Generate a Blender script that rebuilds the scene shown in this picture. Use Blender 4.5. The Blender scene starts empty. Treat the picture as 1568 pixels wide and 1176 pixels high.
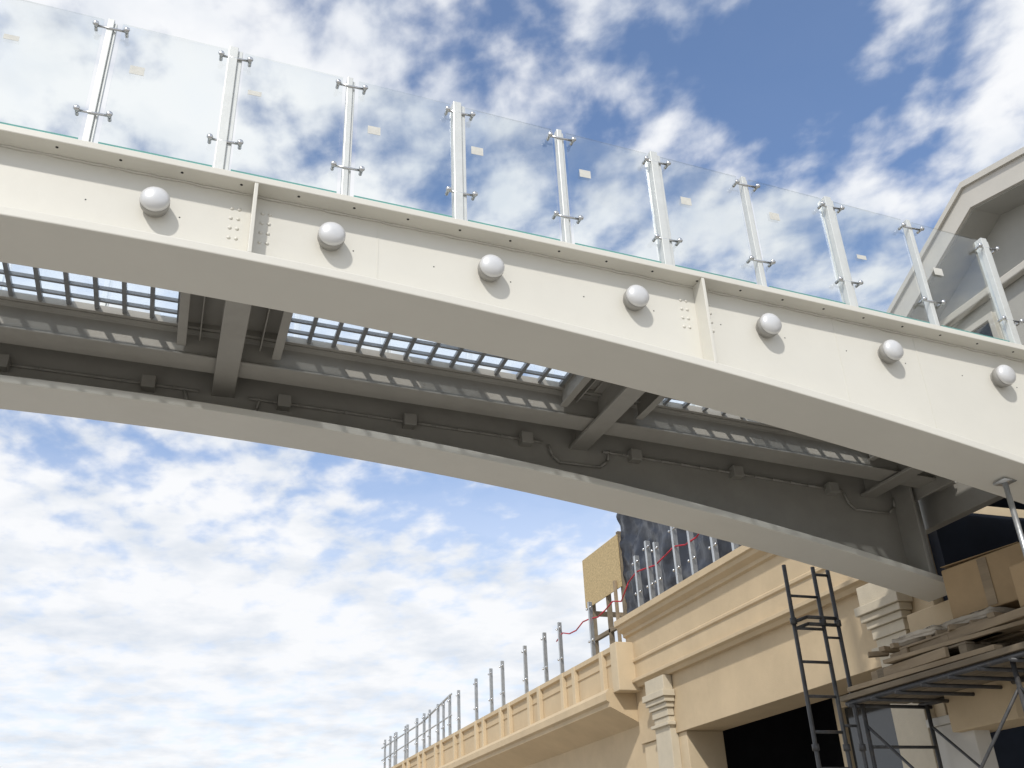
import bpy, bmesh, math, random
from mathutils import Vector, Matrix, noise
random.seed(7)
C=bpy.context
scn=bpy.data.scenes[0]
G=1.6  # camera height above ground; all heights below are relative to eye level
# ---------------------------------------------------------------- materials
def mat(name,col,rough=.6,metal=0,noise=.12,scale=4,bump=.1,bscale=60,stretch=(1,1,1),dirt=None,dirt_amt=.5,spec=.4):
    m=bpy.data.materials.new(name); m.use_nodes=True
    nt=m.node_tree; N=nt.nodes; L=nt.links; b=N['Principled BSDF']
    b.inputs['Roughness'].default_value=rough; b.inputs['Metallic'].default_value=metal
    b.inputs['Specular IOR Level'].default_value=spec
    tc=N.new('ShaderNodeTexCoord'); mp=N.new('ShaderNodeMapping'); mp.inputs['Scale'].default_value=stretch
    L.new(tc.outputs['Object'],mp.inputs['Vector'])
    n=N.new('ShaderNodeTexNoise'); n.inputs['Scale'].default_value=scale; n.inputs['Detail'].default_value=4; n.inputs['Roughness'].default_value=.65
    L.new(mp.outputs[0],n.inputs['Vector'])
    r=N.new('ShaderNodeValToRGB')
    r.color_ramp.elements[0].position=.3; r.color_ramp.elements[1].position=.7
    c=Vector(col)
    r.color_ramp.elements[0].color=(*(c*(1-noise)),1); r.color_ramp.elements[1].color=(*(c*(1+noise*.6)),1)
    L.new(n.outputs['Fac'],r.inputs['Fac'])
    out=r.outputs['Color']
    if dirt:
        n2=N.new('ShaderNodeTexNoise'); n2.inputs['Scale'].default_value=scale*.45; n2.inputs['Detail'].default_value=7; n2.inputs['Roughness'].default_value=.75
        L.new(mp.outputs[0],n2.inputs['Vector'])
        mr=N.new('ShaderNodeMapRange'); mr.inputs[1].default_value=.52; mr.inputs[2].default_value=.75; mr.inputs[4].default_value=dirt_amt
        L.new(n2.outputs['Fac'],mr.inputs[0])
        mx=N.new('ShaderNodeMixRGB'); mx.inputs[2].default_value=(*dirt,1)
        L.new(mr.outputs[0],mx.inputs[0]); L.new(out,mx.inputs[1]); out=mx.outputs[0]
    L.new(out,b.inputs['Base Color'])
    if bump:
        n3=N.new('ShaderNodeTexNoise'); n3.inputs['Scale'].default_value=bscale; n3.inputs['Detail'].default_value=2
        L.new(mp.outputs[0],n3.inputs['Vector'])
        bp=N.new('ShaderNodeBump'); bp.inputs['Strength'].default_value=bump; bp.inputs['Distance'].default_value=.01
        L.new(n3.outputs['Fac'],bp.inputs['Height']); L.new(bp.outputs[0],b.inputs['Normal'])
    return m
M={}
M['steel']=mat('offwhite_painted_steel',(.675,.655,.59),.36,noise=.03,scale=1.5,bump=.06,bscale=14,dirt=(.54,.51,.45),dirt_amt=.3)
M['steel_in']=mat('shaded_inner_steel',(.36,.345,.31),.5,noise=.08,scale=3,bump=.1,bscale=20,dirt=(.25,.23,.20),dirt_amt=.45)  # same steel darkened: shade inside and under the bridge put into the colour
M['galv']=mat('galvanised_steel',(.55,.56,.56),.35,metal=.8,noise=.15,scale=12)
M['post']=mat('satin_post_metal',(.68,.69,.66),.38,metal=.3,noise=.06,scale=10,bump=.03)
M['chrome']=mat('polished_steel',(.62,.62,.62),.22,metal=1,noise=.05,bump=0)
M['lamp_white']=mat('satin_cover',(.66,.66,.66),.33,metal=.2,noise=.04,bump=.02)
M['lamp_grey']=mat('lamp_collar',(.33,.32,.30),.4,noise=.1)
M['bar']=mat('grating_bar',(.26,.27,.28),.4,metal=.3,noise=.15,scale=8)
M['stucco']=mat('sand_stucco',(.57,.445,.285),.85,noise=.10,scale=1.2,bump=.35,bscale=120,dirt=(.42,.32,.20),dirt_amt=.4)
M['stucco2']=mat('pale_stucco',(.60,.485,.325),.85,noise=.08,scale=2,bump=.3,bscale=120,dirt=(.46,.36,.24),dirt_amt=.3)
M['stone']=mat('cast_stone',(.56,.49,.37),.8,noise=.1,scale=3,bump=.3,bscale=90)
M['house']=mat('house_render',(.42,.41,.37),.8,noise=.06,scale=2,bump=.2,bscale=80)
M['trim']=mat('house_trim',(.58,.55,.49),.6,noise=.05,scale=2,bump=.05)
M['tile']=mat('roof_tile',(.16,.15,.15),.8,noise=.2,scale=6,bump=.4,bscale=15)
M['dark']=mat('dark_interior',(.025,.025,.03),.9,noise=.2,bump=0)
M['navy']=mat('recess_shade',(.012,.017,.03),.6,noise=.3,scale=2,bump=.8,bscale=4)  # shade of the landing recess put into a dark navy colour
M['tarp']=mat('black_sheeting',(.03,.034,.045),.3,noise=.35,scale=1.5,bump=1.0,bscale=7)
M['osb']=mat('osb_board',(.50,.38,.20),.8,noise=.35,scale=22,bump=.4,bscale=50,stretch=(1,1,1.4))
M['wood']=mat('sawn_wood',(.30,.23,.15),.8,noise=.3,scale=6,bump=.4,bscale=40,stretch=(1,.15,1))
M['plank']=mat('weathered_plank',(.20,.16,.11),.85,noise=.35,scale=6,bump=.5,bscale=40,stretch=(1,.15,1))
M['card']=mat('cardboard',(.40,.28,.155),.8,noise=.1,scale=3,bump=.1,bscale=60,dirt=(.27,.19,.11),dirt_amt=.4)
M['scaff']=mat('scaffold_paint',(.06,.06,.062),.45,noise=.3,scale=12,dirt=(.18,.14,.10),dirt_amt=.5)
M['red']=mat('red_rope',(.45,.03,.05),.7,noise=.1,bump=0)
M['cloth']=mat('canvas_cloth',(.60,.54,.44),.9,noise=.1,scale=4,bump=.3)
M['label']=mat('paper_label',(.62,.61,.56),.7,noise=.1,scale=20,bump=0)
M['sack']=mat('cement_sack',(.42,.37,.30),.8,noise=.15,scale=6,bump=.3)
M['concrete']=mat('concrete',(.34,.33,.31),.9,noise=.15,scale=2,bump=.3,dirt=(.2,.19,.18))
M['ground']=mat('ground_concrete',(.40,.375,.335),.9,noise=.12,scale=.6,bump=.3,bscale=30,dirt=(.28,.26,.23))
M['winglass']=mat('window_glass',(.02,.025,.03),.08,noise=.1,bump=0,spec=.8)
M['hole']=mat('drilled_hole',(.03,.03,.03),.9,noise=.1,bump=0)
def glassmat(name,tint,fac,refl,dif=(.50,.66,.62),trans=False):
    m=bpy.data.materials.new(name); m.use_nodes=True; nt=m.node_tree; N=nt.nodes; L=nt.links
    N.remove(N['Principled BSDF']); o=N['Material Output']
    t=N.new('ShaderNodeBsdfTransparent'); t.inputs[0].default_value=(*tint,1)
    g=N.new('ShaderNodeBsdfGlossy'); g.inputs['Roughness'].default_value=.02
    f=N.new('ShaderNodeFresnel'); f.inputs[0].default_value=1.4
    mu=N.new('ShaderNodeMath'); mu.operation='MULTIPLY'; mu.inputs[1].default_value=refl
    L.new(f.outputs[0],mu.inputs[0])
    mx=N.new('ShaderNodeMixShader'); L.new(mu.outputs[0],mx.inputs[0]); L.new(t.outputs[0],mx.inputs[1]); L.new(g.outputs[0],mx.inputs[2])
    out=mx.outputs[0]
    if fac>0:
        d=N.new('ShaderNodeBsdfTranslucent' if trans else 'ShaderNodeBsdfDiffuse'); d.inputs[0].default_value=(*dif,1)
        m2=N.new('ShaderNodeMixShader'); m2.inputs[0].default_value=fac; L.new(out,m2.inputs[1]); L.new(d.outputs[0],m2.inputs[2]); out=m2.outputs[0]
    L.new(out,o.inputs[0]); return m
M['glass']=glassmat('clear_glass',(.975,.988,.984),0,.25)
M['edge']=glassmat('glass_edge',(.40,.76,.70),.5,1,(.26,.56,.52))
M['paver']=glassmat('frosted_deck_glass',(.94,.96,.98),.40,.1,(.78,.84,.90),True)
# ---------------------------------------------------------------- helpers
def empty(name,loc=(0,0,0)):
    e=bpy.data.objects.new(name,None); e.location=loc; C.collection.objects.link(e); e.empty_display_size=.3; return e
class P:
    def __init__(s,name,parent,m,bevel=0,smooth=False):
        s.bm=bmesh.new(); s.name=name; s.parent=parent; s.m=m; s.bevel=bevel; s.smooth=smooth
    def hexa(s,v):
        vs=[s.bm.verts.new(p) for p in v]
        for f in ((0,3,2,1),(4,5,6,7),(0,1,5,4),(1,2,6,5),(2,3,7,6),(3,0,4,7)):
            s.bm.faces.new([vs[i] for i in f])
        return s
    def box(s,x0,x1,y0,y1,z0,z1,rot=0,tilt=0):
        c=Vector(((x0+x1)/2,(y0+y1)/2,(z0+z1)/2))
        R=Matrix.Rotation(rot,3,'Z')@Matrix.Rotation(tilt,3,'X')
        v=[Vector(p) for p in ((x0,y0,z0),(x1,y0,z0),(x1,y1,z0),(x0,y1,z0),(x0,y0,z1),(x1,y0,z1),(x1,y1,z1),(x0,y1,z1))]
        return s.hexa([c+R@(p-c)+Vector((0,0,G)) for p in v])
    def cyl(s,a,b,r,n=10,r2=None,cap=True):
        a=Vector(a)+Vector((0,0,G)); b=Vector(b)+Vector((0,0,G)); d=b-a
        q=d.to_track_quat('Z','Y').to_matrix(); r2=r if r2 is None else r2
        A=[];B=[]
        for i in range(n):
            t=2*math.pi*i/n; u=q@Vector((math.cos(t),math.sin(t),0))
            A.append(s.bm.verts.new(a+u*r)); B.append(s.bm.verts.new(b+u*r2))
        for i in range(n):
            s.bm.faces.new((A[i],A[(i+1)%n],B[(i+1)%n],B[i]))
        if cap: s.bm.faces.new(A[::-1]); s.bm.faces.new(B)
        return s
    def lathe_y(s,c,prof,n=28):  # prof [(r,y offset)], last r=0
        rings=[]
        for r,dy in prof:
            if r==0: rings.append([s.bm.verts.new((c[0],c[1]+dy,c[2]+G))]); continue
            rings.append([s.bm.verts.new((c[0]+r*math.cos(2*math.pi*i/n),c[1]+dy,c[2]+G+r*math.sin(2*math.pi*i/n))) for i in range(n)])
        for a,b in zip(rings,rings[1:]):
            for i in range(n):
                if len(b)==1: s.bm.faces.new((a[i],a[(i+1)%n],b[0]))
                else: s.bm.faces.new((a[i],a[(i+1)%n],b[(i+1)%n],b[i]))
        return s
    def ball(s,c,r,sc=(1,1,1),n=12):
        mt=Matrix.Translation(Vector(c)+Vector((0,0,G)))@Matrix.Diagonal((*sc,1))
        bmesh.ops.create_uvsphere(s.bm,u_segments=n,v_segments=max(6,n//2),radius=r,matrix=mt); return s
    def sweep(s,prof,xs):
        rings=[[s.bm.verts.new((x,y,z+G)) for y,z in prof(x)] for x in xs]
        for a,b in zip(rings,rings[1:]):
            n=len(a)
            for i in range(n): s.bm.faces.new((a[i],a[(i+1)%n],b[(i+1)%n],b[i]))
        s.bm.faces.new(rings[0][::-1]); s.bm.faces.new(rings[-1]); return s
    def prism_y(s,prof,y0,y1):
        a=[s.bm.verts.new((x,y0,z+G)) for x,z in prof]; b=[s.bm.verts.new((x,y1,z+G)) for x,z in prof]
        n=len(a)
        for i in range(n): s.bm.faces.new((a[i],a[(i+1)%n],b[(i+1)%n],b[i]))
        s.bm.faces.new(a[::-1]); s.bm.faces.new(b); return s
    def done(s):
        bmesh.ops.recalc_face_normals(s.bm,faces=s.bm.faces)
        me=bpy.data.meshes.new(s.name); s.bm.to_mesh(me); s.bm.free()
        o=bpy.data.objects.new(s.name,me); C.collection.objects.link(o); me.materials.append(s.m)
        if s.parent: o.parent=s.parent
        if s.smooth:
            for p in me.polygons: p.use_smooth=True
        if s.bevel:
            b=o.modifiers.new('bevel','BEVEL'); b.width=s.bevel; b.segments=2; b.limit_method='ANGLE'
        return o
# ---------------------------------------------------------------- bridge
XM=-7.5
def Zt(x):
    if x<XM: x=2*XM-x
    return 4.023-.0428*(x-1.59)-.00235*(x-1.59)**2
def Zb(x):
    if x<XM: x=2*XM-x
    if x<-1.85: return 3.486
    return 3.44-.0497*x-.01347*x*x
XE=7.15; XL=2*XM-XE
def rng(a,b,d):
    n=max(1,int(round((b-a)/d))); return [a+(b-a)*i/n for i in range(n+1)]
xs=rng(XL,XE,.25)
bridge=empty('pedestrian_bridge',(0,0,0))
def rect(y0,y1,zt,zb): return lambda x:[(y0,zb(x)),(y1,zb(x)),(y1,zt(x)),(y0,zt(x))]
NY0,NY1=5.0,5.5; FY0,FY1=7.14,7.62; WN=5.14; WF=7.46
P('near_top_flange',bridge,M['steel'],.006).sweep(rect(NY0,5.32,Zt,lambda x:Zt(x)-.05),xs).done()
P('near_web',bridge,M['steel']).sweep(rect(WN,WN+.03,lambda x:Zt(x)-.05,lambda x:Zb(x)+.06),xs).done()
P('near_bottom_flange',bridge,M['steel'],.008).sweep(rect(NY0,NY1,lambda x:Zb(x)+.065,Zb),xs).done()
P('far_top_flange',bridge,M['steel'],.006).sweep(rect(7.3,FY1,Zt,lambda x:Zt(x)-.05),xs).done()
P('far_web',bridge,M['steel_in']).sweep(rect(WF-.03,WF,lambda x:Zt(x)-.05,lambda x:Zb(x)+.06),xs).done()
P('far_bottom_flange',bridge,M['steel'],.008).sweep(rect(FY0,FY1,lambda x:Zb(x)+.065,Zb),xs).done()
P('weld_bead',bridge,M['steel'],0,True).sweep(lambda x:[(WN-.012-.004*math.sin(x*37)*math.sin(x*11),Zt(x)-.05),(WN,Zt(x)-.05),(WN,Zt(x)-.064-.006*math.sin(x*23+1)*math.sin(x*7.3))],rng(-4,XE,.03)).done()
SX=[.19-3.16*k for k in range(7,0,-1)]+[.19,3.36,6.52]
st=P('stiffener_plates',bridge,M['steel'],.003); cb=P('cross_beams',bridge,M['steel_in'],.006); sb=P('splice_bolts',bridge,M['steel'],0,True)
pl=P('deck_plates',bridge,M['steel_in'],.004)
for x in SX:
    t,b=Zt(x)-.05,Zb(x)+.065
    st.box(x-.012,x+.012,NY0+.004,WN,b,t)
    st.box(x-.012,x+.012,WF,FY1-.01,b,t)
    zb=Zt(x)-.37
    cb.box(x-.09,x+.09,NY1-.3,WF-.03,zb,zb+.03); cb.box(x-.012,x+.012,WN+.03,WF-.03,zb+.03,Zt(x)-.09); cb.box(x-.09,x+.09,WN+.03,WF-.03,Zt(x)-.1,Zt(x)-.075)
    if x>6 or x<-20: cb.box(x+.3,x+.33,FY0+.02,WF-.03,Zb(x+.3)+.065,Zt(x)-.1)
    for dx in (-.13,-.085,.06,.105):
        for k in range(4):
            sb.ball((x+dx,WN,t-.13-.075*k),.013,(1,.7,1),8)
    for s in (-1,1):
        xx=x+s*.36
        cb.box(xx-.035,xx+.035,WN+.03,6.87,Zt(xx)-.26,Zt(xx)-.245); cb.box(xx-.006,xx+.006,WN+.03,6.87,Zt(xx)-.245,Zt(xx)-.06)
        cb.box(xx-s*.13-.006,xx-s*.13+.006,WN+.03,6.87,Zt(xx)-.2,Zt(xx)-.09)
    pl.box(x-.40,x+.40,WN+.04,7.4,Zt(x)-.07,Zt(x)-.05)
st.done(); cb.done(); sb.done(); pl.done()
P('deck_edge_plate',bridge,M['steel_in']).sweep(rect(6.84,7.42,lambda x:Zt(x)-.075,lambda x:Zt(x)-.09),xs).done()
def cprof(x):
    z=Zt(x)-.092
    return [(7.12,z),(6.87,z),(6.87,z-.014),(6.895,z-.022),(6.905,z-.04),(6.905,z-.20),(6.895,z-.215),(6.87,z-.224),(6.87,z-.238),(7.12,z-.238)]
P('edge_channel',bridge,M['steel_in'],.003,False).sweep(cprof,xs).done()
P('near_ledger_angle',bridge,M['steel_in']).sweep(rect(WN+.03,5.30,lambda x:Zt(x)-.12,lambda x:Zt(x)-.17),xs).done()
P('grate_edge_angle',bridge,M['steel_in']).sweep(rect(6.80,6.835,lambda x:Zt(x)-.06,lambda x:Zt(x)-.115),xs).done()
gr=P('deck_grating',bridge,M['bar']); pv=P('deck_glass_pavers',bridge,M['paver'])
for a,b in zip(SX,SX[1:]):
    x0,x1=a+.40,b-.40
    n=12
    for i in range(n+1):
        x=x0+(x1-x0)*i/n; gr.box(x-.016,x+.016,5.3,6.80,Zt(x)-.098,Zt(x)-.066)
    for j in range(9):
        y=5.34+j*.168
        gr.sweep(rect(y-.012,y+.012,lambda x:Zt(x)-.07,lambda x:Zt(x)-.096),rng(x0,x1,.6))
    pv.sweep(rect(5.3,6.69,lambda x:Zt(x)-.058,lambda x:Zt(x)-.064),rng(x0,x1,.6))
    for u0,u1 in ((0,.17),(.43,.68),(.94,1)):  # strips added with gaps so sun dapples fall in groups
        pv.sweep(rect(6.695,6.80,lambda x:Zt(x)-.058,lambda x:Zt(x)-.064),rng(x0+(x1-x0)*u0,x0+(x1-x0)*u1,.5))
gr.done(); pv.done()
cd=P('electrical_conduit',bridge,M['steel_in'],0,True); jb=P('junction_boxes',bridge,M['steel_in'],.006)
yy=WF-.055
for a,b in zip(rng(-12,6.4,.2),rng(-12,6.4,.2)[1:]):
    m=(a+b)/2
    if any(abs(m-x)<.28 for x in SX): continue
    cd.cyl((a,yy,Zt(a)-.36),(b,yy,Zt(b)-.36),.013,8)
for x in SX[3:]:
    z=Zt(x)-.36; pts=[(x-.3,z),(x-.27,z-.10),(x-.2,z-.16),(x+.2,z-.17),(x+.28,z-.10),(x+.3,z)]
    for (a,za),(b,zb) in zip(pts,pts[1:]): cd.cyl((a,yy,za),(b,yy,zb),.013,8)
for k in range(-10,7):
    x=-.39+1.075*k
    x+= .25 if any(abs(x-s)<.2 for s in SX) else 0
    jb.box(x-.055,x+.055,WF-.13,WF-.03,Zt(x)-.42,Zt(x)-.31)
cd.done(); jb.done()
h=P('flange_holes',bridge,M['hole'])
for k in range(-12,20):
    x=.36*k+.1
    if x<6.9: h.cyl((x,5.055,Zt(x)-.052),(x,5.055,Zt(x)-.045),.009,8)
for k in range(-12,20):
    x=.36*k*1.5+.3
    if x<6.9: h.cyl((x,WN-.001,Zt(x)-.33),(x,WN+.01,Zt(x)-.33),.005,8)
h.done()
sm=P('web_butt_welds',bridge,M['steel'])
for x in (-3.4,-1.45,1.0,4.55,5.3): sm.box(x-.004,x+.004,WN-.0025,WN-.0003,Zb(x)+.08,Zt(x)-.07)
sm.done()
for k in range(-12,7):
    x=-.39+1.075*k; z=Zt(x)-.295
    e=empty('bulkhead_lamp')
    P('collar',e,M['lamp_grey'],0,True).lathe_y((x,WN,z),[(.074,0),(.074,-.03),(.086,-.034),(.088,-.078),(.083,-.080)]).done()
    P('domed_cover',e,M['lamp_white'],0,True).lathe_y((x,WN,z),[(.080,-.078),(.0865,-.081),(.0865,-.094),(.082,-.106),(.070,-.118),(.053,-.127),(.033,-.133),(.014,-.136),(0,-.1365)]).done()
# ---------------------------------------------------------------- railings
def railing(y,sgn):
    rail=empty('glass_railing')
    pa=P('slim_posts',rail,M['post'],.004); pb=P('wide_posts',rail,M['post'],.004)
    cl=P('clamp_arms',rail,M['chrome'],0,True); bl=P('clamp_buttons',rail,M['chrome'],0,True)
    gl=P('glass_panes',rail,M['glass']); ed=P('glass_edges',rail,M['edge']); lb=P('paper_labels',rail,M['label'])
    for k in range(-26,10):
        x=-.83+.797*k; z=Zt(x)
        if k%2==0:
            pa.box(x-.030,x+.010,y-.02,y+.04,z,z+1.12); pa.box(x+.0105,x+.028,y-.005,y+.035,z,z+1.10)
        else:
            pb.box(x-.050,x+.012,y-.03,y+.05,z,z+1.13); pb.box(x+.0125,x+.044,y-.012,y+.045,z,z+1.115)
        pb.box(x-.07,x+.07,y-.045,y+.06,z+.001,z+.012)
        for hz in (1.03,.29):
            cl.cyl((x-.095,y-sgn*.022,z+hz),(x+.095,y-sgn*.022,z+hz),.0085,8)
            for s in (-1,1):
                bl.cyl((x+s*.095,y+sgn*.02,z+hz),(x+s*.095,y-sgn*.045,z+hz),.012,12)
                bl.ball((x+s*.095,y-sgn*.042,z+hz),.021,(1,.7,1),12)
        if k<9:
            xa,xb=x+.058,x+.797-.058; a,b=Zt(xa),Zt(xb); y0,y1=sorted((y+sgn*.008,y+sgn*.020))
            lo,hi=.10,1.13
            gl.hexa([(xa,y0,a+lo+G),(xb,y0,b+lo+G),(xb,y1,b+lo+G),(xa,y1,a+lo+G),(xa,y0,a+hi+G),(xb,y0,b+hi+G),(xb,y1,b+hi+G),(xa,y1,a+hi+G)])
            q0,q1=lo-.022,lo-.002
            ed.hexa([(xa,y0,a+q0+G),(xb,y0,b+q0+G),(xb,y1,b+q0+G),(xa,y1,a+q0+G),(xa,y0,a+q1+G),(xb,y0,b+q1+G),(xb,y1,b+q1+G),(xa,y1,a+q1+G)])
            rnd=random.Random(k*3+5)
            lx=xa+.02+.12*rnd.random(); lz=a+.52+.25*rnd.random()
            lb.box(lx,lx+.09,y0-.003,y0-.001,lz,lz+(.04 if rnd.random()<.6 else .07))
    for p in (pa,pb,cl,bl,gl,ed,lb): p.done()
railing(5.10,1); railing(7.5,-1)
me=P('canvas_bundle',None,M['cloth'],0,True); bmesh.ops.create_icosphere(me.bm,subdivisions=4,radius=.30,matrix=Matrix.Translation((6.15,5.45,Zt(6.15)+G+.06))@Matrix.Diagonal((1.6,.8,.65,1)))
for v in me.bm.verts: v.co+=Vector((1,1,1))*.12*noise.noise(v.co*5)+Vector((0,0,.07*noise.noise(v.co*14)))
me.done()
# ---------------------------------------------------------------- building with terrace
bld=empty('stucco_building')
zg=-1.6
prof=[(7.32,4.10),(7.32,4.00),(7.36,3.985),(7.38,3.93),(7.47,3.88),(7.47,3.83),(7.52,3.81),(7.52,3.42),(7.49,3.40),(7.49,3.36),(7.52,3.34),(7.52,3.10),(7.44,3.07),(7.44,3.02),(7.50,3.0),(7.54,2.95),(7.62,2.95),(7.62,2.08),(8.3,2.08),(8.3,4.10)]
P('entablature',bld,M['stucco'],.004).prism_y(prof,8.06,15.25).done()
lt=P('wall_piers',bld,M['stucco2'],.01)
lt.box(7.66,8.3,13.75,15.2,zg,2.078); lt.box(7.66,8.3,8.3,9.0,zg,2.078)
lt.box(8.301,16,8.05,8.35,zg,4.0)
lt.done()
pi=P('pilasters',bld,M['stone'],.008)
for y in (14.0,8.45):
    pi.box(7.52,7.659,y,y+.5,zg,2.34)
    for i,(o,z0,z1) in enumerate(((.05,2.20,2.25),(.02,2.342,2.46),(.05,2.462,2.54),(.085,2.542,2.62),(.12,2.622,2.72),(.07,2.722,2.948))):
        pi.box(7.52-o,7.61 if z0>2.08 else 7.659,y-o,y+.5+o,z0,z1)
pi.done()
P('terrace_slab',bld,M['concrete']).box(8.301,16,8.36,38,3.9,4.08).done()
P('interior_back',bld,M['dark']).box(11,11.2,8.36,15.2,zg,3.89).box(8.31,11,15.21,15.3,zg,3.89).done()
P('interior_door_frame',bld,M['stucco2'],.01).box(8.6,8.75,11.2,11.35,zg,2.6).box(8.6,8.75,9.1,9.25,zg,2.6).box(8.6,8.75,9.251,11.199,2.0,2.12).done()
P('interior_glazing',bld,M['winglass']).box(8.65,8.68,9.26,11.19,zg,1.99).done()
rc=P('landing_recess',bld,M['navy']); rc.box(10,10.1,3,8.04,zg,3.54); rc.box(7.75,10,7.9,8.04,zg,3.54); rc.done()
P('bearing_pier',bld,M['stucco'],.01).box(7.16,7.75,6.95,7.99,2.05,2.36).box(7.3,7.75,7.05,7.89,1.2,2.048).done()
P('landing_slab',bld,M['navy']).box(7.2,10,3,7.7,3.55,3.72).done()  # slab takes the dark recess colour so its underside looks shaded
P('bearing_beam',bld,M['steel_in'],.01).box(7.18,7.3,4.6,7.7,3.1,3.54).box(6.9,6.93,5.2,7.43,3.3,3.6).done()
w=P('terrace_wing',bld,M['stucco'])
wp=[(7.36,3.74),(7.36,3.66),(7.42,3.64),(7.42,3.50),(7.40,3.49),(7.40,3.46),(7.42,3.45),(7.42,3.0),(7.12,2.97),(7.06,2.9),(7.06,2.78),(7.12,2.75),(7.12,2.68),(7.7,2.40),(7.7,zg),(8.3,zg),(8.3,3.74)]
w.prism_y(wp,15.26,38).done()
rb=P('parapet_ribs',bld,M['stucco2'],.008)
for y in [15.3+i*1.9 for i in range(12)]:
    for d in (0,.6):
        rb.box(7.335,7.42,y+d,y+d+.14,3.0,3.735)
rb.done()
P('wing_end_block',bld,M['stucco2'],.01).box(7.2,7.9,15.0,15.258,2.9,3.70).done()
gp=empty('terrace_guard_posts')
p=P('posts',gp,M['galv'],.004); c=P('clamps',gp,M['chrome'],0,True)
def gpost(x,y,z,hh,w=.035):
    p.box(x-w,x+w,y-w*.6,y+w*.6,z,z+hh)
    for hz in (hh-.12,.35): 
        c.cyl((x-.02,y-.09,z+hz),(x-.02,y+.09,z+hz),.01,6); c.ball((x-.03,y-.09,z+hz),.024,n=8); c.ball((x-.03,y+.09,z+hz),.024,n=8)
for i,y in enumerate((14.6,14.15,13.85,13.2,12.7,12.05,11.5,10.9,10.3,9.7)): gpost(7.55,y,4.10,1.0+.12*(i%2),.045)
for i in range(15): gpost(7.5,16.6+1.22*i+(.35 if i%3==1 else 0),3.74,1.08,.04)
for i in range(6): gpost(7.5,27+1.5*i,3.74,1.08,.035)
p.done(); c.done()
P('top_rail',gp,M['galv'],0,True).cyl((7.5,26.2,4.85),(7.5,29.4,4.6),.03,8).cyl((7.5,29.4,4.6),(7.5,35,4.6),.025,8).cyl((7.5,26.2,4.3),(7.5,35,4.2),.02,8).done()
rr=P('safety_rope',gp,M['red'],0,True)
ya=9.7
while ya<18.4:
    yb=ya+.35
    f=lambda y: 4.85-.13*math.sin((y*2.6)%math.pi)-(.25 if y>15 else 0)
    rr.cyl((7.53,ya,f(ya)),(7.53,yb,f(yb)),.013,6); ya=yb
rr.done()
hd=empty('site_hoarding')
t=P('black_sheet',hd,M['tarp'],0,True)
ny,nz=110,44
g=[[None]*(nz+1) for _ in range(ny+1)]
for i in range(ny+1):
    for j in range(nz+1):
        y=9.0+8.1*i/ny; z=4.1+2.75*j/nz
        x=8.5+.13*noise.noise(Vector((y*1.4,z*1.0,0)))+.12*abs(noise.noise(Vector((y*2.4+z,z*2-y*.6,5))))+.04*noise.noise(Vector((y*8,z*7,2)))
        g[i][j]=t.bm.verts.new((x,y,z+G))
for i in range(ny):
    for j in range(nz): t.bm.faces.new((g[i][j],g[i+1][j],g[i+1][j+1],g[i][j+1]))
t.done()
P('osb_panel',hd,M['osb'],.003).box(8.46,8.48,17.12,18.95,5.33,6.42).done()
P('timber_studs',hd,M['plank'],.004).box(8.5,8.59,17.15,17.24,4.09,6.5).box(8.5,8.59,18.7,18.79,4.09,6.3).box(8.5,8.59,17.9,17.98,4.09,5.4).box(8.5,8.58,17.25,18.69,4.6,4.68).done()
P('pale_studs',hd,M['wood'],.004).box(8.40,8.45,17.3,17.38,4.09,5.5).box(8.6,10,18.9,18.98,5.2,5.3).done()
# ---------------------------------------------------------------- house upper right
hs=empty('gabled_house')
hx=11.0
roofp=[(-4,6.4),(5.0,8.62),(8.87,9.56),(10.96,8.50),(12.6,7.6)]
def slab(name,m,x0,x1,dz0,dz1,pts=roofp):
    s=P(name,hs,m)
    for (y0,z0),(y1,z1) in zip(pts,pts[1:]):
        s.hexa([(x0,y0,z0+dz0+G),(x1,y0,z0+dz0+G),(x1,y1,z1+dz0+G),(x0,y1,z1+dz0+G),(x0,y0,z0+dz1+G),(x1,y0,z0+dz1+G),(x1,y1,z1+dz1+G),(x0,y1,z1+dz1+G)])
    s.done()
slab('roof_tiles',M['tile'],hx+.03,20,0,.04)
slab('fascia',M['trim'],hx,hx+.06,-.42,.05)
slab('gutter_lip',M['trim'],hx-.05,hx-.002,-.04,.06)
slab('soffit',M['house'],hx+.061,12.2,-.44,-.40)
wl=P('gable_wall',hs,M['house'])
a=[(-3,4.1),(11.3,4.1),(11.3,7.85),(10.96,8.05),(8.87,9.12),(5,8.17),(-3,6.2)]
A=[wl.bm.verts.new((11.6,y,z+G)) for y,z in a]; B=[wl.bm.verts.new((19,y,z+G)) for y,z in a]
for i in range(len(a)): wl.bm.faces.new((A[i],A[(i+1)%len(a)],B[(i+1)%len(a)],B[i]))
wl.bm.faces.new(A[::-1]); wl.bm.faces.new(B); wl.done()
P('window_panes',hs,M['winglass']).box(11.54,11.57,7.4,8.5,6.3,7.75).box(11.54,11.57,4.4,5.6,6.0,7.5).box(11.54,11.57,9.6,10.4,6.3,7.6).done()
wf=P('window_frames',hs,M['trim'],.006)
for y0,y1,z0,z1 in ((7.4,8.5,6.3,7.75),(4.4,5.6,6.0,7.5),(9.6,10.4,6.3,7.6)):
    wf.box(11.5,11.595,y0-.1,y0,z0-.1,z1+.1).box(11.5,11.595,y1,y1+.1,z0-.1,z1+.1).box(11.5,11.595,y0+.001,y1-.001,z1,z1+.1).box(11.5,11.595,y0+.001,y1-.001,z0-.1,z0).box(11.52,11.59,(y0+y1)/2-.02,(y0+y1)/2+.02,z0+.001,z1-.001)
wf.done()
P('string_course',hs,M['trim'],.02).box(11.45,11.595,-3,11.3,7.95,8.08).done()
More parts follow.
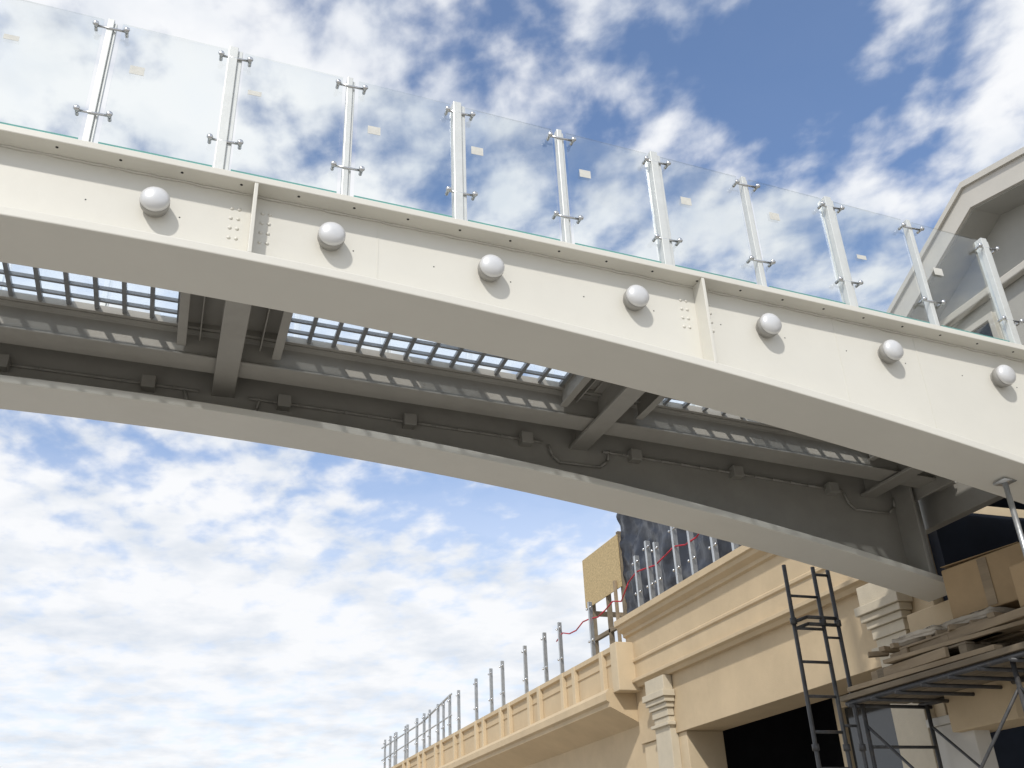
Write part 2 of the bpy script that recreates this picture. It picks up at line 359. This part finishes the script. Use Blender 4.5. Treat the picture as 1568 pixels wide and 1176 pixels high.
# ---------------------------------------------------------------- scaffolding
sc=empty('scaffolding_tower')
s=P('ladder_frames',sc,M['scaff'],0,True)
def frame(x0,x1,y,z0,z1,rung=.33):
    s.cyl((x0,y,z0),(x0,y,z1),.021); s.cyl((x1,y,z0),(x1,y,z1),.021)
    z=z0+.2
    while z<z1-.05: s.cyl((x0,y,z),(x1,y,z),.015,8); z+=rung
frame(5.93,6.28,8.2,zg,2.88); s.cyl((6.46,8.2,zg),(6.46,8.2,2.86),.021); s.cyl((6.28,8.2,2.8),(6.46,8.2,2.8),.015)
for z in (2.35,2.28): s.cyl((5.93,8.2,z-.06),(6.1,8.2,z),.018).cyl((6.1,8.2,z),(6.46,8.2,z),.018)
for z in (2.15,1.3,.4,-.6): s.cyl((6.28,8.2,z),(6.46,8.2,z+.0),.013,8)
for z in (2.3,1.1,-.2):
    for x in (5.93,6.28,6.46): s.cyl((x,8.2,z-.03),(x,8.2,z+.03),.034)
frame(6.52,7.3,8.15,zg,1.5,.5); frame(6.52,7.3,6.2,zg,1.5,.5); frame(6.52,7.3,4.3,zg,1.5,.5)
for x in (6.52,7.3):
    s.cyl((x,8.15,1.3),(x,6.2,-.4),.014,8); s.cyl((x,6.2,1.3),(x,8.15,-.4),.014,8)
    s.cyl((x,6.2,1.3),(x,4.3,-.4),.014,8); s.cyl((x,4.3,1.3),(x,6.2,-.4),.014,8)
s.cyl((6.46,8.3,1.52),(6.46,3.8,1.52),.024); s.cyl((7.35,8.3,1.52),(7.35,3.8,1.52),.024)
for y in rng(4,8.2,.35): s.cyl((6.4,y,1.49),(7.4,y,1.49),.018,8)
s.done()
d=P('deck_boards',sc,M['plank'],.005)
for i in range(5): d.box(6.42+.22*i,6.42+.22*i+.205,3.9-.05*(i%2),8.35+.06*((i*3)%4),1.55+.004*(i%2),1.60+.004*(i%2))
d.done()
pp=P('adjustable_prop',None,M['galv'],0,True); px_,py_=5.97,5.28; zz=Zb(px_)
pp.cyl((px_,py_,zg),(px_,py_,1.2),.03).cyl((px_,py_,1.2),(px_,py_,zz-.02),.022).cyl((px_,py_,1.18),(px_,py_,1.26),.04); pp.box(px_-.06,px_+.06,py_-.06,py_+.06,zz-.02,zz-.001); pp.done()
def pallet(x,y,z,m):
    e=empty('wooden_pallet'); q=P('slats',e,M[m],.003)
    for i in range(6): q.box(x-.5+i*.175,x-.5+i*.175+.1,y-.6,y+.6,z+.115,z+.135)
    for j in (-.55,0,.55): q.box(x-.5,x+.475,y+j-.045,y+j+.045,z+.02,z+.114)
    for i in range(4): q.box(x-.5+i*.29,x-.4+i*.29,y-.6,y+.6,z,z+.019)
    q.done()
pallet(6.98,7.2,1.62,'plank'); pallet(7.05,6.9,1.765,'wood')
def sack(x,y,z,sx,sy,sz,m='sack'):
    k=P('cement_sack',None,M[m],0,True); bmesh.ops.create_cube(k.bm,size=1)
    bmesh.ops.subdivide_edges(k.bm,edges=k.bm.edges,cuts=7,use_grid_fill=True)
    for v in k.bm.verts:
        c=v.co.copy(); f=1-.55*(max(abs(c.x),abs(c.y))*2)**4
        v.co=Vector((c.x*sx,c.y*sy,c.z*sz*max(f,.3)))+Vector((.3,.3,.6))*.05*noise.noise(c*4+Vector((x,y,z)))
        v.co+=Vector((x,y,z+G))
    k.done()
sack(6.78,7.3,1.965,.42,.6,.13); sack(6.9,6.75,1.975,.5,.7,.14)
bx=empty('cardboard_box')
P('carton',bx,M['card'],.012).box(6.8,7.5,6.1,7.0,2.04,2.50,.10).done()
P('carton_flap',bx,M['card'],.003).box(6.80,7.14,6.12,6.98,2.515,2.521,.10,.03).done()
P('tape',bx,M['wood'],0).box(6.795,6.7985,6.45,6.55,2.06,2.48,.10).done()
bx=empty('cardboard_box')
P('carton',bx,M['card'],.012).box(6.6,7.2,5.3,6.05,1.9,2.25,.05).done()
P('tape',bx,M['wood'],0).box(6.85,6.93,5.3,6.05,2.251,2.253,.05).done()
P('loose_planks',None,M['wood'],.004).box(6.5,6.68,5.6,7.6,1.765,1.80,.10).box(6.55,6.62,5.9,7.7,1.81,1.88,-.05).box(6.44,6.54,6.3,8.2,1.615,1.66,.03).box(6.46,6.5,6.8,7.9,1.665,1.75,-.06).done()
of=P('timber_offcuts',None,M['wood'],.003)
for i in range(9): 
    x=6.5+.12*random.random(); y=6.3+.2*i; of.box(x,x+.18+.2*random.random(),y,y+.07,1.885+.004*i,1.93+.004*i,random.uniform(-.6,.6),random.uniform(-.1,.1))
of.done()
P('white_column',None,M['trim'],.01).box(7.40,7.60,7.72,8.26,zg,1.30).box(7.36,7.61,7.68,8.29,1.301,1.38).done()
P('ground',None,M['ground']).box(-400,400,-400,400,zg-.2,zg).done()
P('concrete_pier',None,M['concrete'],.03).box(-24,-22.3,4.6,8,zg-.1,Zt(-22)+.0).box(-22.29,-21.4,4.7,7.9,zg-.1,Zb(-21.6)-.01).done()
# ---------------------------------------------------------------- light, sky
sd=Vector((-.42,-.62,.66)).normalized()
sun=bpy.data.lights.new('sun','SUN'); sun.energy=2.75; sun.angle=math.radians(2.0); sun.color=(1,.965,.905)
so=bpy.data.objects.new('sun',sun); C.collection.objects.link(so); so.rotation_euler=sd.to_track_quat('Z','Y').to_euler()
wd=bpy.data.worlds.new("World"); scn.world=wd; wd.use_nodes=True
nt=wd.node_tree; N=nt.nodes; L=nt.links; bg=N['Background']; bg.inputs[1].default_value=.12
sky=N.new('ShaderNodeTexSky'); sky.sky_type='NISHITA'; sky.sun_disc=False; sky.sun_elevation=math.asin(sd.z); sky.sun_rotation=math.atan2(sd.x,sd.y)
sky.air_density=1.0; sky.dust_density=.7; sky.ozone_density=1.8
tc=N.new('ShaderNodeTexCoord'); sx=N.new('ShaderNodeSeparateXYZ'); L.new(tc.outputs['Generated'],sx.inputs[0])
def math_(op,a,b=None,clamp=False):
    n=N.new('ShaderNodeMath'); n.operation=op; n.use_clamp=clamp
    for i,v in enumerate((a,b)):
        if v is None: continue
        if isinstance(v,(int,float)): n.inputs[i].default_value=v
        else: L.new(v,n.inputs[i])
    return n.outputs[0]
zc=math_('ADD',math_('MAXIMUM',sx.outputs[2],0.0),.14)
cx=math_('DIVIDE',sx.outputs[0],zc); cy=math_('DIVIDE',sx.outputs[1],zc)
cv=N.new('ShaderNodeCombineXYZ'); L.new(cx,cv.inputs[0]); L.new(cy,cv.inputs[1])
def noise_(scale,detail,rough,off,dist=0,st=(1,1,1),rot=0):
    mp=N.new('ShaderNodeMapping'); mp.inputs['Location'].default_value=off; mp.inputs['Scale'].default_value=st; mp.inputs['Rotation'].default_value=(0,0,rot)
    L.new(cv.outputs[0],mp.inputs[0])
    n=N.new('ShaderNodeTexNoise'); n.inputs['Scale'].default_value=scale; n.inputs['Detail'].default_value=detail; n.inputs['Roughness'].default_value=rough; n.inputs['Distortion'].default_value=dist
    L.new(mp.outputs[0],n.inputs['Vector']); return n.outputs['Fac']
def hole(px,py,r,amt):   # thinner (or thicker) cloud around one part of the sky
    d=N.new('ShaderNodeVectorMath'); d.operation='DISTANCE'; L.new(cv.outputs[0],d.inputs[0]); d.inputs[1].default_value=(px,py,0)
    m=N.new('ShaderNodeMapRange'); m.interpolation_type='SMOOTHSTEP'; m.inputs[1].default_value=0; m.inputs[2].default_value=r; m.inputs[3].default_value=amt; m.inputs[4].default_value=0
    L.new(d.outputs['Value'],m.inputs[0]); return m.outputs[0]
big=noise_(1.3,3,.5,(3.1,1.7,0),.2)
fine=noise_(12,7,.5,(2,0,0),.1,st=(1,.8,1),rot=.5)
wisp=noise_(3.0,5,.5,(1,4,0),.3,st=(1,.28,1),rot=-.5)
d=math_('ADD',math_('ADD',math_('MULTIPLY',big,.6),math_('MULTIPLY',fine,1.05)),math_('MULTIPLY',wisp,.4))
for hh in ((.46,.66,.42,.17),(.62,.66,.22,.13),(.62,1.75,.50,.26),(-.26,1.60,.35,.16),(.25,.85,.3,.05),(-.05,.85,.35,-.05),(.90,.50,.30,-.14),(.1,2.5,1.0,-.15)):
    d=math_('SUBTRACT',d,hole(*hh))
mr=N.new('ShaderNodeMapRange'); mr.interpolation_type='SMOOTHSTEP'; mr.inputs[1].default_value=.79; mr.inputs[2].default_value=1.14; L.new(d,mr.inputs[0])
hz=N.new('ShaderNodeMapRange'); hz.interpolation_type='SMOOTHSTEP'; hz.inputs[1].default_value=.52; hz.inputs[2].default_value=.12; hz.inputs[3].default_value=.05; hz.inputs[4].default_value=.80; L.new(sx.outputs[2],hz.inputs[0])
inv=math_('MULTIPLY',math_('SUBTRACT',1.0,mr.outputs[0]),math_('SUBTRACT',1.0,hz.outputs[0]))
cover=math_('SUBTRACT',1.0,inv)
cc=N.new('ShaderNodeValToRGB'); cc.color_ramp.elements[0].color=(6.3,6.7,7.3,1); cc.color_ramp.elements[1].color=(8.0,8.1,8.3,1)
cc.color_ramp.elements[0].position=.34; cc.color_ramp.elements[1].position=.56; L.new(noise_(4,5,.55,(8,2,0)),cc.inputs[0])
tint=N.new('ShaderNodeMixRGB'); tint.blend_type='MULTIPLY'; tint.inputs[0].default_value=1; tint.inputs[2].default_value=(1.2,1.38,1.58,1); L.new(sky.outputs[0],tint.inputs[1])
mx=N.new('ShaderNodeMixRGB'); L.new(cover,mx.inputs[0]); L.new(tint.outputs[0],mx.inputs[1]); L.new(cc.outputs[0],mx.inputs[2])
L.new(mx.outputs[0],bg.inputs[0])
scn.view_settings.view_transform='Standard'; scn.view_settings.look='None'; scn.view_settings.exposure=0
# ---------------------------------------------------------------- camera
cam=bpy.data.cameras.new('camera'); co=bpy.data.objects.new('camera',cam); C.collection.objects.link(co)
cam.sensor_width=36; cam.lens=33.86; cam.clip_end=2000; cam.clip_start=.05
r=Vector((.9445,-.3264,-.0395)).normalized(); bk=Vector((-.3063,-.830,-.4664)); bk=(bk-r*bk.dot(r)).normalized(); up=bk.cross(r)
m=Matrix((r,up,bk)).transposed().to_4x4(); m.translation=(0,0,G); co.matrix_world=m
scn.camera=co
